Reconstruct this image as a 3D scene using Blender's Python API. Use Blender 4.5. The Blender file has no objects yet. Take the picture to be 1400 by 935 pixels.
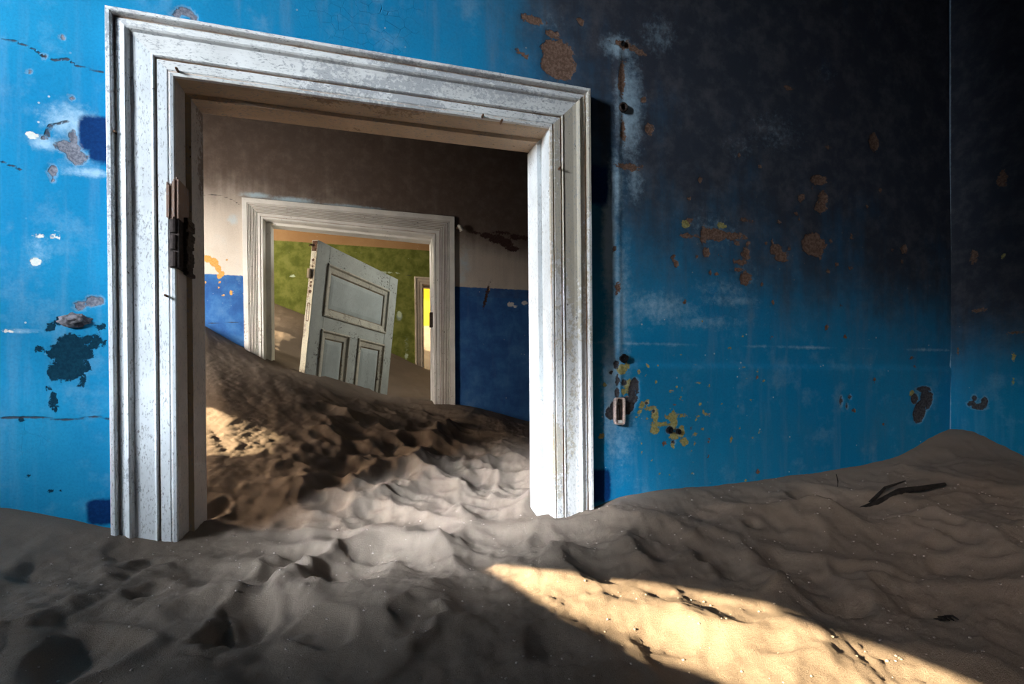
import bpy, bmesh, math, random
import numpy as np
from mathutils import Vector, Matrix, noise as mnoise

C = bpy.context.collection
SC = bpy.context.scene
random.seed(7)
rng = np.random.default_rng(11)

# ------------------------------------------------------------------ camera
EYE = 1.40                                   # eye height above the buried floor
F, CX, HY, YAW = 710.0, 700.0, 525.0, math.radians(15.4)
cy_, sy_ = math.cos(YAW), math.sin(YAW)
cam_d = bpy.data.cameras.new('camera')
cam = bpy.data.objects.new('camera', cam_d); C.objects.link(cam)
cam.location = (0, 0, EYE); cam.rotation_euler = (math.pi/2, 0, -YAW)
cam_d.lens = F/1400*36; cam_d.sensor_width = 36; cam_d.shift_y = (HY-467.5)/1400
cam_d.clip_start = 0.02
SC.camera = cam

# ------------------------------------------------------------------ light
SC.view_settings.view_transform = 'Standard'; SC.view_settings.look = 'None'
SC.view_settings.exposure = 0.0; SC.view_settings.gamma = 1.0
SC.view_settings.use_curve_mapping = False
world = bpy.data.worlds.new('world'); SC.world = world; world.use_nodes = True
bg = world.node_tree.nodes['Background']
bg.inputs[0].default_value = (0.55, 0.72, 1.0, 1); bg.inputs[1].default_value = 0.6

SUN_DIR = Vector((1.0, 0.20, -0.33)).normalized()
def sun(name, energy, col, ang=0.35):
    l = bpy.data.lights.new(name, 'SUN'); l.energy = energy; l.color = col; l.angle = math.radians(ang)
    o = bpy.data.objects.new(name, l); C.objects.link(o)
    o.rotation_euler = SUN_DIR.to_track_quat('-Z', 'Y').to_euler(); o.location = (-6, 0, 5); return o
sun('sun', 44.0, (1.0, 0.80, 0.50))
def area_lamp(name, loc, direction, w, h, power, col, spread=180):
    l = bpy.data.lights.new(name, 'AREA'); l.shape = 'RECTANGLE'; l.size = w; l.size_y = h
    l.energy = power; l.color = col; l.spread = math.radians(spread)
    o = bpy.data.objects.new(name, l); C.objects.link(o)
    o.location = loc; o.rotation_euler = Vector(direction).to_track_quat('-Z', 'Y').to_euler(); return o
# daylight from the left, plus added beams and fills that have no opening
area_lamp('sky_outside_room_one', (-5.2, -2.2, EYE+2.10), (3.0, 2.7, -1.3), 3.6, 1.6, 2150, (0.84, 0.92, 1.0), 160)
area_lamp('added_beam_doorway', (-2.12, -.30, EYE+1.28), (2.50, 2.14, -1.69), 0.30, 0.30, 7.6, (0.80, 0.90, 1.0), 18)  # added narrow beam that brightens the doorway sand; no such opening is built
area_lamp('added_fill_behind', (1.5, -1.52, EYE+0.75), (0.15, 1, -0.45), 1.2, 0.8, 0.6, (0.86, 0.90, 1.0), 80)  # added weak fill from behind the viewer; the back wall is solid
area_lamp('added_beam_right', (-2.1, -1.35, EYE+1.5), (3.75, 2.45, -1.88), 0.30, 0.30, 1.7, (1.0, 0.92, 0.85), 24)  # added second beam, lifts the sand at the right; no opening behind it
area_lamp('added_warm_room_two', (-1.9, 2.05, EYE+0.28), (1.4, 0.0, -0.55), 0.4, 0.4, 11.0, (1.0, 0.76, 0.54), 85)  # added warm lamp, brightens the left sand of the second room
area_lamp('daylight_room_two', (-2.0, 1.95, EYE+0.45), (0.48, 1, -0.08), 0.4, 0.7, 22, (1.0, 0.92, 0.82), 88)
area_lamp('added_lamp_door', (2.26, 4.7, EYE+1.2), (-2.4, -0.95, -0.75), 0.6, 0.8, 5, (1.0, 0.96, 0.86), 60)  # added lamp to light the leaning door; no window in that wall
area_lamp('daylight_room_three', (-2.0, 4.90, EYE+1.45), (1, 0.25, -0.30), 1.2, 0.9, 48, (1.0, 0.84, 0.62), 140)
area_lamp('daylight_room_four', (-2.0, 7.6, EYE+1.9), (1, 0.1, -0.6), 1.6, 0.9, 420, (1.0, 0.84, 0.58), 160)

# ------------------------------------------------------------------ places
Y1, T1 = 1.60, 0.13          # blue wall, thickness
Y2, T2 = 3.50, 0.12          # white and blue wall
Y3, T3 = 6.00, 0.12          # green wall
Y4 = 9.00                    # yellow wall
XL, XR, YB, ZC = -2.20, 2.33, -1.60, 3.30

def ray(px, py):
    u, v = (px-CX)/F, (HY-py)/F
    return np.array([u*cy_+sy_, cy_-u*sy_, v])
def on_y(px, py, Y):
    d = ray(px, py); t = Y/d[1]; p = d*t; return np.array([p[0], Y, p[2]+EYE])
def on_x(px, py, X):
    d = ray(px, py); t = X/d[0]; p = d*t; return np.array([X, p[1], p[2]+EYE])
def depth_of(p): return p[0]*sy_+p[1]*cy_

# ------------------------------------------------------------------ helpers
def tag(o, label=None, cat=None, group=None, kind=None):
    if label: o['label'] = label
    if cat: o['category'] = cat
    if group: o['group'] = group
    if kind: o['kind'] = kind
    return o
def empty(name, loc=(0, 0, 0), parent=None):
    o = bpy.data.objects.new(name, None); C.objects.link(o); o.location = loc; o.empty_display_size = .05
    if parent: o.parent = parent
    return o
def mesh_obj(name, verts, faces, mat, parent=None, smooth=False):
    me = bpy.data.meshes.new(name); me.from_pydata([tuple(map(float, v)) for v in verts], [], faces); me.update()
    o = bpy.data.objects.new(name, me); C.objects.link(o)
    if mat: me.materials.append(mat)
    if parent: o.parent = parent
    if smooth: me.polygons.foreach_set('use_smooth', [True]*len(me.polygons))
    return o
def bm_obj(name, bm, mat, parent=None, smooth=False):
    bmesh.ops.recalc_face_normals(bm, faces=bm.faces)
    me = bpy.data.meshes.new(name); bm.to_mesh(me); bm.free()
    o = bpy.data.objects.new(name, me); C.objects.link(o)
    if mat: me.materials.append(mat)
    if parent: o.parent = parent
    if smooth: me.polygons.foreach_set('use_smooth', [True]*len(me.polygons))
    return o
def add_box(bm, lo, hi, bevel=0.0, mtx=None):
    r = bmesh.ops.create_cube(bm, size=1)
    vs = r['verts']
    c = [(a+b)/2 for a, b in zip(lo, hi)]; s = [b-a for a, b in zip(lo, hi)]
    for v in vs: v.co = Vector((v.co.x*s[0]+c[0], v.co.y*s[1]+c[1], v.co.z*s[2]+c[2]))
    if bevel > 0:
        es = list({e for v in vs for e in v.link_edges})
        rr = bmesh.ops.bevel(bm, geom=es, offset=bevel, segments=1, affect='EDGES', profile=.5)
        vs = list({v for f in rr['faces'] for v in f.verts} | {v for v in vs if v.is_valid})
    if mtx:
        for v in vs: v.co = mtx @ v.co
    return vs
def add_tube(bm, pts, radii, n=8, cap=True):
    rings = []
    pts = [Vector(p) for p in pts]
    for i, p in enumerate(pts):
        d = (pts[min(i+1, len(pts)-1)]-pts[max(i-1, 0)]).normalized()
        a = d.cross(Vector((0, 0, 1)));
        if a.length < 1e-3: a = d.cross(Vector((1, 0, 0)))
        a.normalize(); b = d.cross(a)
        rings.append([bm.verts.new(p+(a*math.cos(2*math.pi*k/n)+b*math.sin(2*math.pi*k/n))*radii[i]) for k in range(n)])
    for r0, r1 in zip(rings, rings[1:]):
        for k in range(n): bm.faces.new((r0[k], r0[(k+1) % n], r1[(k+1) % n], r1[k]))
    if cap:
        bm.faces.new(rings[0]); bm.faces.new(rings[-1][::-1])

# ------------------------------------------------------------------ materials
class NT:
    def __init__(s, name):
        s.m = bpy.data.materials.new(name); s.m.use_nodes = True
        s.t = s.m.node_tree; s.t.nodes.clear()
        s.out = s.n('ShaderNodeOutputMaterial'); s.b = s.n('ShaderNodeBsdfPrincipled')
        s.l(s.b.outputs[0], s.out.inputs[0])
        s.b.inputs['Specular IOR Level'].default_value = 0.25
        s.tc = s.n('ShaderNodeTexCoord').outputs['Object']
    def n(s, t, **k):
        x = s.t.nodes.new(t)
        for a, v in k.items(): setattr(x, a, v)
        return x
    def l(s, a, b): s.t.links.new(a, b)
    def put(s, sock, v):
        if isinstance(v, bpy.types.NodeSocket): s.l(v, sock)
        elif isinstance(v, (tuple, list)) and len(v) == 3 and sock.type == 'RGBA': sock.default_value = (*v, 1)
        else: sock.default_value = v
    def math(s, op, a, b=0.0, c=0.0, clamp=False):
        x = s.n('ShaderNodeMath', operation=op, use_clamp=clamp)
        s.put(x.inputs[0], a); s.put(x.inputs[1], b); s.put(x.inputs[2], c); return x.outputs[0]
    def mapped(s, scale, off=(0, 0, 0)):
        x = s.n('ShaderNodeMapping'); s.l(s.tc, x.inputs[0])
        x.inputs['Scale'].default_value = scale; x.inputs['Location'].default_value = off; return x.outputs[0]
    def noise(s, scale, detail=4, rough=.55, vec=None, dist=0.0):
        x = s.n('ShaderNodeTexNoise'); s.l(vec if vec is not None else s.tc, x.inputs['Vector'])
        x.inputs['Scale'].default_value = scale; x.inputs['Detail'].default_value = detail
        x.inputs['Roughness'].default_value = rough; x.inputs['Distortion'].default_value = dist
        return x.outputs[0]
    def voronoi(s, scale, vec=None, feature='F1', rnd=1.0):
        x = s.n('ShaderNodeTexVoronoi', feature=feature); s.l(vec if vec is not None else s.tc, x.inputs['Vector'])
        x.inputs['Scale'].default_value = scale; x.inputs['Randomness'].default_value = rnd; return x.outputs[0]
    def step(s, v, lo, hi):
        x = s.n('ShaderNodeMapRange', interpolation_type='SMOOTHSTEP'); s.put(x.inputs[0], v)
        x.inputs[1].default_value = lo; x.inputs[2].default_value = hi; return x.outputs[0]
    def mix(s, fac, a, b, mode='MIX'):
        x = s.n('ShaderNodeMix', data_type='RGBA', blend_type=mode); s.put(x.inputs[0], fac)
        s.put(x.inputs[6], a); s.put(x.inputs[7], b); return x.outputs[2]
    def attr(s, name):
        x = s.n('ShaderNodeAttribute', attribute_name=name); return x.outputs['Fac']
    def bump(s, h, strength=.5, dist=.002, prev=None):
        x = s.n('ShaderNodeBump'); s.put(x.inputs['Height'], h); x.inputs['Strength'].default_value = strength
        x.inputs['Distance'].default_value = dist
        if prev is not None: s.l(prev, x.inputs['Normal'])
        return x.outputs[0]
    def done(s, col, rough=.8, normal=None):
        s.put(s.b.inputs['Base Color'], col); s.put(s.b.inputs['Roughness'], rough)
        if normal is not None: s.l(normal, s.b.inputs['Normal'])
        return s.m

def plain(name, col, rough=.7, nscale=60, var=.35, bstr=.3, metal=0.0):
    k = NT(name)
    n1 = k.noise(nscale, 5, .6); n2 = k.noise(nscale*6, 3, .6)
    dark = tuple(c*(1-var) for c in col); light = tuple(min(1, c*(1+var*.6)) for c in col)
    c = k.mix(k.step(n1, .35, .65), dark, light)
    k.b.inputs['Metallic'].default_value = metal
    return k.done(c, rough, k.bump(k.math('ADD', n1, n2), bstr, .002))

def paint_wall(name, base, base2, masks, soot=None, dado=None, white_amt=.25, speck=True):
    """peeling limewash. masks: (attribute, colour a, colour b, noise scale, amplitude, edge, depth)"""
    k = NT(name)
    big = k.noise(1.6, 5, .62); mid = k.noise(9, 6, .65); fine = k.noise(160, 4, .7)
    col = k.mix(k.step(big, .32, .70), base, base2)
    z = k.n('ShaderNodeSeparateXYZ'); k.l(k.tc, z.inputs[0])
    if dado:
        zz, lo_a, lo_b, up_a, up_b = dado
        low = k.mix(k.step(mid, .35, .65), lo_a, lo_b)
        up = k.mix(k.step(big, .35, .65), up_a, up_b)
        hh = k.math('ADD', z.outputs[2], k.math('MULTIPLY', k.math('SUBTRACT', k.noise(60, 3), .5), .012))
        col = k.mix(k.step(hh, zz-.003, zz+.003), low, up)
    # brushed, chalky variation
    streak = k.noise(1.0, 5, .6, k.mapped((22, 22, 2.2)))
    col = k.mix(k.math('MULTIPLY', k.step(streak, .5, .85), white_amt*.5), col, (.62, .70, .76))
    col = k.mix(k.math('MULTIPLY', k.step(mid, .52, .8), white_amt), col, (.45, .62, .75))
    col = k.mix(k.math('MULTIPLY', k.step(fine, .40, .70), .22), col, k.mix(.55, col, (0, 0, 0)))
    h = k.math('MULTIPLY', fine, .35)
    h = k.math('ADD', h, k.math('MULTIPLY', mid, .8))
    if speck:
        v = k.voronoi(24); vn = k.noise(6, 2)
        sp = k.math('MULTIPLY', k.step(v, .085, .05), k.step(vn, .52, .60))
        col = k.mix(k.math('MULTIPLY', sp, .75), col, (.55, .60, .58))
    if soot:  # smoke stain, plus dimness of the poorly lit walls put into the colour
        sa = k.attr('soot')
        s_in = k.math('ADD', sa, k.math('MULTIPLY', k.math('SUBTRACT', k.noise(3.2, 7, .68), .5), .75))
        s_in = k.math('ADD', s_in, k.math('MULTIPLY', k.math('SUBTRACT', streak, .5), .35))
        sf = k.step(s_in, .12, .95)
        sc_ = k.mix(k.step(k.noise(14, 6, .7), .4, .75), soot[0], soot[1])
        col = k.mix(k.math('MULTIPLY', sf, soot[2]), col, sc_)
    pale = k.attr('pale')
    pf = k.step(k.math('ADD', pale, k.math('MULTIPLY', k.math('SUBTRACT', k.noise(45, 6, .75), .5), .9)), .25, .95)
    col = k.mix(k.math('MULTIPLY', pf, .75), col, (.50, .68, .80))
    for (a, ca, cb, ns, amp, edge, dep) in masks:
        fld = k.attr(a)
        ns1 = k.noise(ns, 7, .68, dist=.4)
        m = k.math('ADD', fld, k.math('MULTIPLY', k.math('SUBTRACT', ns1, .5), amp))
        mk = k.step(m, -edge, edge)
        rim = k.math('MULTIPLY', k.step(m, -edge*5, -edge), k.math('SUBTRACT', 1, mk))
        if dep > 1.2: col = k.mix(k.math('MULTIPLY', rim, .15), col, (.70, .72, .70))
        cc = k.mix(k.step(k.noise(120, 4, .7), .38, .66), ca, cb)
        col = k.mix(mk, col, cc)
        if dep: h = k.math('SUBTRACT', h, k.math('MULTIPLY', mk, dep))
    cr = k.attr('crack')
    crn = k.math('ADD', cr, k.math('MULTIPLY', k.math('SUBTRACT', k.noise(70, 4, .7), .5), .005))
    cm = k.step(crn, .0042, .0014)
    col = k.mix(k.math('MULTIPLY', cm, .9), col, (.05, .05, .06))
    h = k.math('SUBTRACT', h, k.math('MULTIPLY', cm, 1.6))
    # hairline crazing
    cz = k.voronoi(26, k.mapped((1, 1, 1)), 'DISTANCE_TO_EDGE')
    czm = k.math('MULTIPLY', k.step(cz, .012, .0), k.step(k.noise(2.3, 3), .56, .66))
    h = k.math('SUBTRACT', h, k.math('MULTIPLY', czm, .8))
    k.b.inputs['Specular IOR Level'].default_value = .10
    return k.done(col, .88, k.bump(h, .75, .0022))

def old_paint(name, top, under, flake=.5, chips=.5, grain='Z', groove_col=(.16, .09, .05), tint=None, metal=0):
    """flaking oil paint on timber"""
    k = NT(name)
    sc = {'Z': (1, 1, .10), 'X': (.10, 1, 1), 'Y': (1, .1, 1)}[grain]
    v = k.mapped(sc)
    g1 = k.noise(70, 6, .7, v); g2 = k.noise(260, 4, .7, k.mapped(tuple(.25+.75*c for c in sc)))
    big = k.noise(5, 5, .65, k.mapped(tuple(.3+.7*c for c in sc)))
    col = k.mix(k.step(k.noise(9, 4), .35, .7), tuple(c*.86 for c in top), top)
    # areas worn through to the undercoat
    u = k.math('ADD', big, k.math('MULTIPLY', k.math('SUBTRACT', k.noise(75, 6, .75), .5), .55))
    um = k.step(u, .66-.17*flake, .69-.17*flake)
    col = k.mix(um, col, k.mix(k.step(g2, .3, .7), tuple(c*.8 for c in under), under))
    # pinhead flakes
    f1 = k.math('MULTIPLY', k.step(g2, .55, .62), k.step(k.noise(14, 4, .7), .33, .55))
    col = k.mix(k.math('MULTIPLY', f1, min(.9, .35+flake)), col, (.27, .28, .29))
    # black chips
    c1 = k.math('MULTIPLY', k.step(k.noise(95, 4, .6, k.mapped(tuple(.45+.55*c for c in sc))), .70-.05*chips, .72-.05*chips), k.step(k.noise(7, 3), .5, .62))
    col = k.mix(c1, col, (.055, .035, .025))
    ga = k.attr('groove')
    gm = k.step(k.math('ADD', ga, k.math('MULTIPLY', k.math('SUBTRACT', g1, .5), 1.1)), .45, .75)
    col = k.mix(k.math('MULTIPLY', gm, .88), col, k.mix(k.step(g2, .35, .65), groove_col, tuple(min(1, c*2.2) for c in groove_col)))
    h = k.math('ADD', k.math('MULTIPLY', g1, .5), k.math('MULTIPLY', g2, .35))
    h = k.math('SUBTRACT', h, k.math('MULTIPLY', um, .5)); h = k.math('SUBTRACT', h, k.math('MULTIPLY', c1, 1.2))
    k.b.inputs['Metallic'].default_value = metal
    return k.done(col, .62, k.bump(h, .6, .0016))

M_FRAME_L = old_paint('white_paint_upright', (.78, .82, .85), (.46, .50, .54), .50, .6, 'Z', (.40, .31, .25))
M_FRAME_H = old_paint('white_paint_head', (.82, .82, .80), (.56, .57, .58), .48, .6, 'X', (.30, .20, .13))
M_FRAME_R = old_paint('white_paint_worn', (.74, .72, .69), (.56, .50, .40), 1.0, .55, 'Z', (.36, .21, .11))
M_LIN_L = old_paint('lining_paint_dull', (.62, .57, .53), (.34, .27, .22), .45, .7, 'Z')
M_LIN_R = old_paint('lining_paint_pale', (.70, .74, .76), (.55, .56, .56), .25, .4, 'Z', (.10, .07, .05))
M_LIN_H = old_paint('lining_head_bounce_tint', (.62, .47, .33), (.38, .26, .17), .6, .6, 'X', (.42, .30, .16))  # ochre carries the warm light bounced off the sunlit sand
M_STOP = old_paint('stop_edge_tan', (.46, .36, .24), (.30, .21, .13), .6, .8, 'Z', (.06, .04, .03))
M_F2 = old_paint('second_frame_paint', (.88, .86, .82), (.50, .44, .38), -.25, .95, 'Z', (.16, .10, .07))
M_F2H = old_paint('second_frame_head_paint', (.88, .85, .80), (.50, .42, .34), -.2, .95, 'X', (.22, .13, .08))
M_F3 = old_paint('third_frame_paint', (.60, .52, .44), (.35, .27, .2), .25, .8, 'Z')
M_DOOR = old_paint('door_grey_green_paint', (.54, .59, .55), (.42, .46, .42), .35, 2.6, 'Z', (.11, .085, .06))
M_DOORX = old_paint('door_rail_paint', (.55, .60, .56), (.43, .47, .42), .35, 2.4, 'X', (.11, .085, .06))
M_MOULD = old_paint('door_moulding_cream', (.64, .62, .51), (.42, .38, .29), .5, 2.2, 'Z', (.13, .09, .05))
M_PANEL = old_paint('door_panel_blue_grey', (.49, .56, .55), (.42, .48, .47), .2, .3, 'Z')
M_EDGE = old_paint('door_edge_cream', (.80, .73, .55), (.52, .40, .26), .4, .95, 'Z')
M_IRON = plain('rusted_iron', (.045, .032, .028), .75, 80, .5, .6)
M_RUST = plain('rusty_brown', (.16, .085, .05), .85, 90, .5, .6)
M_BRACKET = plain('pinkish_box_rim', (.62, .47, .40), .8, 120, .35, .5)
M_WOODRAW = old_paint('torn_raw_wood', (.30, .20, .15), (.22, .13, .09), .6, .6, 'Z')
M_STICK = plain('dark_driftwood', (.018, .014, .012), .9, 60, .5, .8)
M_STONE = plain('grey_plaster_lump', (.20, .19, .21), .95, 50, .6, 1.0)
M_PALECAP = plain('pale_ceramic', (.70, .66, .60), .5, 60, .3, .2)
M_BLACK = plain('hole_shade_black', (.006, .006, .007), .95, 60, .3, .2)  # black stands in for the shade inside holes and the bore
M_CEIL = plain('ceiling_plaster', (.30, .26, .23), .95, 6, .3, .3)
M_BACK = plain('back_plaster', (.10, .16, .24), .95, 6, .3, .3)
M_FLOOR = plain('floor_boards', (.16, .11, .07), .9, 8, .3, .3)

# ------------------------------------------------------------------ field painting helpers
def px_scale(pxy, Y):
    p = on_y(*pxy, Y); q = on_y(pxy[0]+1, pxy[1], Y)
    return p, abs(q[0]-p[0]), depth_of(p)/F
def ellipses(X, Z, Y, items, pw=2):
    """signed field in metres (positive inside) of a union of ellipses given where they sit on the wall"""
    out = np.full(X.shape, -.12)
    for it in items:
        px, py, rx, ry = it[:4]; an = math.radians(it[4]) if len(it) > 4 else 0
        p, sx, sz = px_scale((px, py), Y)
        a, b = max(rx*sx, 1e-3), max(ry*sz, 1e-3)
        dx, dz = X-p[0], Z-p[2]
        u = dx*math.cos(an)+dz*math.sin(an); w = -dx*math.sin(an)+dz*math.cos(an)
        r = (np.abs(u/a)**pw+np.abs(w/b)**pw)**(1/pw)
        out = np.maximum(out, (1-r)*min(a, b))
    return out
def soft(X, Z, Y, items):
    out = np.zeros(X.shape)
    for px, py, rx, ry, amt in items:
        p, sx, sz = px_scale((px, py), Y)
        r2 = ((X-p[0])/(rx*sx))**2+((Z-p[2])/(ry*sz))**2
        out = np.maximum(out, amt*np.exp(-r2))
    return out
def polyfield(X, Z, Y, lines):
    out = np.full(X.shape, .2)
    for ln in lines:
        P = [on_y(a, b, Y) for a, b in ln]
        for p, q in zip(P, P[1:]):
            ax, az, bx, bz = p[0], p[2], q[0], q[2]
            L2 = (bx-ax)**2+(bz-az)**2
            t = np.clip(((X-ax)*(bx-ax)+(Z-az)*(bz-az))/L2, 0, 1)
            out = np.minimum(out, np.hypot(X-ax-t*(bx-ax), Z-az-t*(bz-az)))
    return out
def wall_grid(name, Y, x0, x1, z0, z1, step, hole, fields, mat, thick, back_mat, disp=None, label=None):
    nx, nz = int((x1-x0)/step)+1, int((z1-z0)/step)+1
    xs, zs = np.linspace(x0, x1, nx), np.linspace(z0, z1, nz)
    X, Z = np.meshgrid(xs, zs)
    A = fields(X, Z)
    Yv = np.full(X.shape, Y) + (disp(X, Z, A) if disp is not None else 0)
    V = np.stack([X.ravel(), Yv.ravel(), Z.ravel()], 1)
    idx = np.arange(nx*nz).reshape(nz, nx)
    q = np.stack([idx[:-1, :-1], idx[:-1, 1:], idx[1:, 1:], idx[1:, :-1]], -1).reshape(-1, 4)
    if hole:
        cxm = (X[:-1, :-1]+X[1:, 1:])/2; czm = (Z[:-1, :-1]+Z[1:, 1:])/2
        keep = ~((cxm > hole[0]) & (cxm < hole[1]) & (czm < hole[2])); q = q[keep.ravel()]
    nb = len(V)
    # back face and opening sides as a few large quads
    yb = Y+thick
    bv, bq = [], []
    def quad(a, b, c, d):
        i = nb+len(bv); bv.extend([a, b, c, d]); bq.append((i, i+1, i+2, i+3))
    if hole:
        hx0, hx1, hz = hole
        quad((x0, yb, z0), (x0, yb, z1), (hx0, yb, z1), (hx0, yb, z0))
        quad((hx1, yb, z0), (hx1, yb, z1), (x1, yb, z1), (x1, yb, z0))
        quad((hx0, yb, hz), (hx0, yb, z1), (hx1, yb, z1), (hx1, yb, hz))
        quad((hx0, Y, z0), (hx0, yb, z0), (hx0, yb, hz), (hx0, Y, hz))
        quad((hx1, Y, z0), (hx1, Y, hz), (hx1, yb, hz), (hx1, yb, z0))
        quad((hx0, Y, hz), (hx0, yb, hz), (hx1, yb, hz), (hx1, Y, hz))
    else:
        quad((x0, yb, z0), (x0, yb, z1), (x1, yb, z1), (x1, yb, z0))
    V = np.concatenate([V, np.array(bv)])
    q = np.concatenate([q, np.array(bq)])
    me = bpy.data.meshes.new(name)
    me.vertices.add(len(V)); me.vertices.foreach_set('co', V.astype(np.float32).ravel())
    me.loops.add(q.size); me.loops.foreach_set('vertex_index', q.astype(np.int32).ravel())
    me.polygons.add(len(q)); me.polygons.foreach_set('loop_start', np.arange(0, q.size, 4, dtype=np.int32))
    mi = np.zeros(len(q), np.int32); mi[-len(bq):] = 1
    me.materials.append(mat); me.materials.append(back_mat)
    me.polygons.foreach_set('material_index', mi)
    me.update(); me.validate()
    me.polygons.foreach_set('use_smooth', [True]*(len(q)-len(bq))+[False]*len(bq))
    for k_, a in A.items():
        at = me.attributes.new(k_, 'FLOAT', 'POINT')
        at.data.foreach_set('value', np.concatenate([a.ravel(), np.full(len(bv), {'crack': .2, 'pale': 0, 'soot': 0}.get(k_, -.12))]).astype(np.float32))
    o = bpy.data.objects.new(name, me); C.objects.link(o)
    tag(o, label, 'wall', kind='structure')
    return o

# ------------------------------------------------------------------ frame outlines measured on their walls
def outline(pts, Y): return [on_y(a, b, Y) for a, b in pts]
def extend_down(top, bot, z):
    d = (bot-top)/(bot[2]-top[2]); return top+d*(z-top[2])
def frame_corners(Y, pj, lo, lt, rt, ro, ilo, ilt, irt, iro, z):
    """outer left bottom/top, outer right top/bottom, inner left bottom/top, inner right top/bottom"""
    P = [on_y(*p, Y-pj) for p in (lo, lt, rt, ro, ilo, ilt, irt, iro)]
    for p in P: p[1] = Y
    return dict(OLT=P[1], OLB=extend_down(P[1], P[0], z), ORT=P[2], ORB=extend_down(P[2], P[3], z),
                ILT=P[5], ILB=extend_down(P[5], P[4], z), IRT=P[6], IRB=extend_down(P[6], P[7], z))
FR1 = frame_corners(Y1, .032, (153, 722), (144.5, 9), (806.5, 122.5), (811, 693), (241, 737), (235.5, 101), (753, 172), (758, 702), .60)
FR2 = frame_corners(Y2, .020, (334, 476), (330.5, 269.5), (621.5, 296), (622.5, 553), (361, 490), (359.5, 298.5), (592, 322.5), (594, 552), .70)
FR3 = frame_corners(Y3, .02, (568, 500), (566.5, 378), (662, 384), (662, 540), (578, 503), (577.5, 388.5), (651, 394), (651, 540), .90)

def hole_of(fr, m):
    return (fr['ILT'][0]-m, fr['IRT'][0]+m, max(fr['ILT'][2], fr['IRT'][2])+m)
# ------------------------------------------------------------------ wall one: blue
TEAL = [(96, 472, 22, 15), (84, 480, 20, 12), (110, 482, 16, 12), (95, 495, 20, 14), (72, 508, 9, 12), (88, 512, 22, 9), (108, 505, 10, 8),
        (130, 470, 12, 6, 30), (122, 462, 14, 5, 20), (78, 438, 6, 5), (66, 448, 7, 4), (112, 520, 4, 7, -20), (137, 447, 6, 4), (52, 477, 6, 3),
        (66, 532, 3, 3), (73, 548, 4, 11, 10), (70, 555, 5, 4), (120, 500, 3, 5), (30, 574, 4, 2.5), (70, 671, 5, 2), (40, 650, 3, 2)]
PLASTER = [(108, 418, 9, 6, 10), (124, 412, 9, 7), (134, 411, 6, 6), (92, 200, 18, 9, -10), (104, 214, 14, 9), (99, 188, 6, 10, 10), (70, 232, 6, 8), (57, 187, 6, 2.5),
           (60, 77, 3, 3), (97, 133, 3, 3), (84, 51, 3, 3), (38, 97, 3, 2.5), (252, 15, 12, 6), (265, 24, 5, 5), (240, 20, 6, 4), (70, 245, 3, 3)]
WHITES = [(52, 321, 8, 3), (69, 321, 3, 4), (78, 322, 2, 5), (47, 357, 8, 6), (42, 184, 9, 5), (8, 452, 12, 2), (155, 50, 2, 2)]
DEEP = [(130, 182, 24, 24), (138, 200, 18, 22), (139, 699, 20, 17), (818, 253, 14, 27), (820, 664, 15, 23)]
BROWN = [(762, 68, 22, 14), (764, 88, 24, 20), (768, 102, 14, 8), (756, 46, 9, 6), (728, 26, 16, 6), (712, 72, 9, 3, -20), (795, 30, 6, 5, -40),
         (852, 62, 14, 5), (866, 66, 14, 5, -15), (850, 108, 5, 24), (852, 180, 3, 16), (860, 228, 18, 4), (888, 176, 6, 8), (880, 136, 5, 4),
         (978, 320, 17, 9), (1002, 322, 18, 5), (963, 322, 5, 12), (942, 322, 10, 3), (1010, 332, 4, 3), (1022, 345, 4, 10, 5), (1014, 358, 10, 3), (967, 345, 5, 6),
         (1021, 380, 8, 10), (1012, 368, 7, 3), (1063, 341, 9, 8), (1070, 350, 9, 8), (1112, 334, 15, 16), (1117, 342, 10, 10), (1122, 284, 8, 8), (1096, 270, 5, 6), (1120, 246, 11, 7), (1125, 272, 6, 12),
         (924, 357, 3, 8, 20), (1021, 301, 8, 3), (1235, 341, 5, 6), (1195, 195, 7, 12), (1370, 245, 8, 12), (1332, 350, 4, 11), (1340, 425, 6, 3), (1388, 455, 6, 2), (1078, 120, 6, 3), (845, 395, 3, 8), (841, 340, 3, 4)]
BROWN += [(1080+random.uniform(-150, 200), 330+random.gauss(0, 70), random.uniform(1.5, 3), random.uniform(1.5, 4)) for _ in range(40)]
BROWN += [(1020+random.uniform(-200, 250), 590+random.gauss(0, 40), random.uniform(1, 2.2), random.uniform(1, 2.4)) for _ in range(14)]
OCHRE = [(938, 306, 6, 5), (988, 308, 6, 4), (878, 554, 4, 5), (890, 558, 8, 3), (896, 568, 5, 9), (885, 550, 3, 4), (874, 563, 3, 4), (904, 580, 14, 3), (895, 588, 6, 6), (921, 575, 5, 12), (918, 570, 9, 4),
         (932, 590, 4, 9), (936, 604, 5, 6, -30), (922, 596, 7, 5), (934, 568, 6, 2, -15), (850, 505, 7, 7), (857, 500, 4, 4), (860, 528, 6, 9), (853, 536, 4, 4), (822, 596, 4, 4), (950, 594, 4, 2, 20),
         (826, 526, 3, 3), (886, 500, 2.5, 2.5), (874, 508, 2.5, 2.5), (920, 608, 2.5, 5), (1246, 538, 3, 5), (1000, 600, 1.5, 4), (1276, 640, 3, 6)]
OCHRE += [(870+random.uniform(0, 180), 560+random.gauss(0, 55), random.uniform(.8, 2), random.uniform(.8, 2)) for _ in range(60)]
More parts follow.
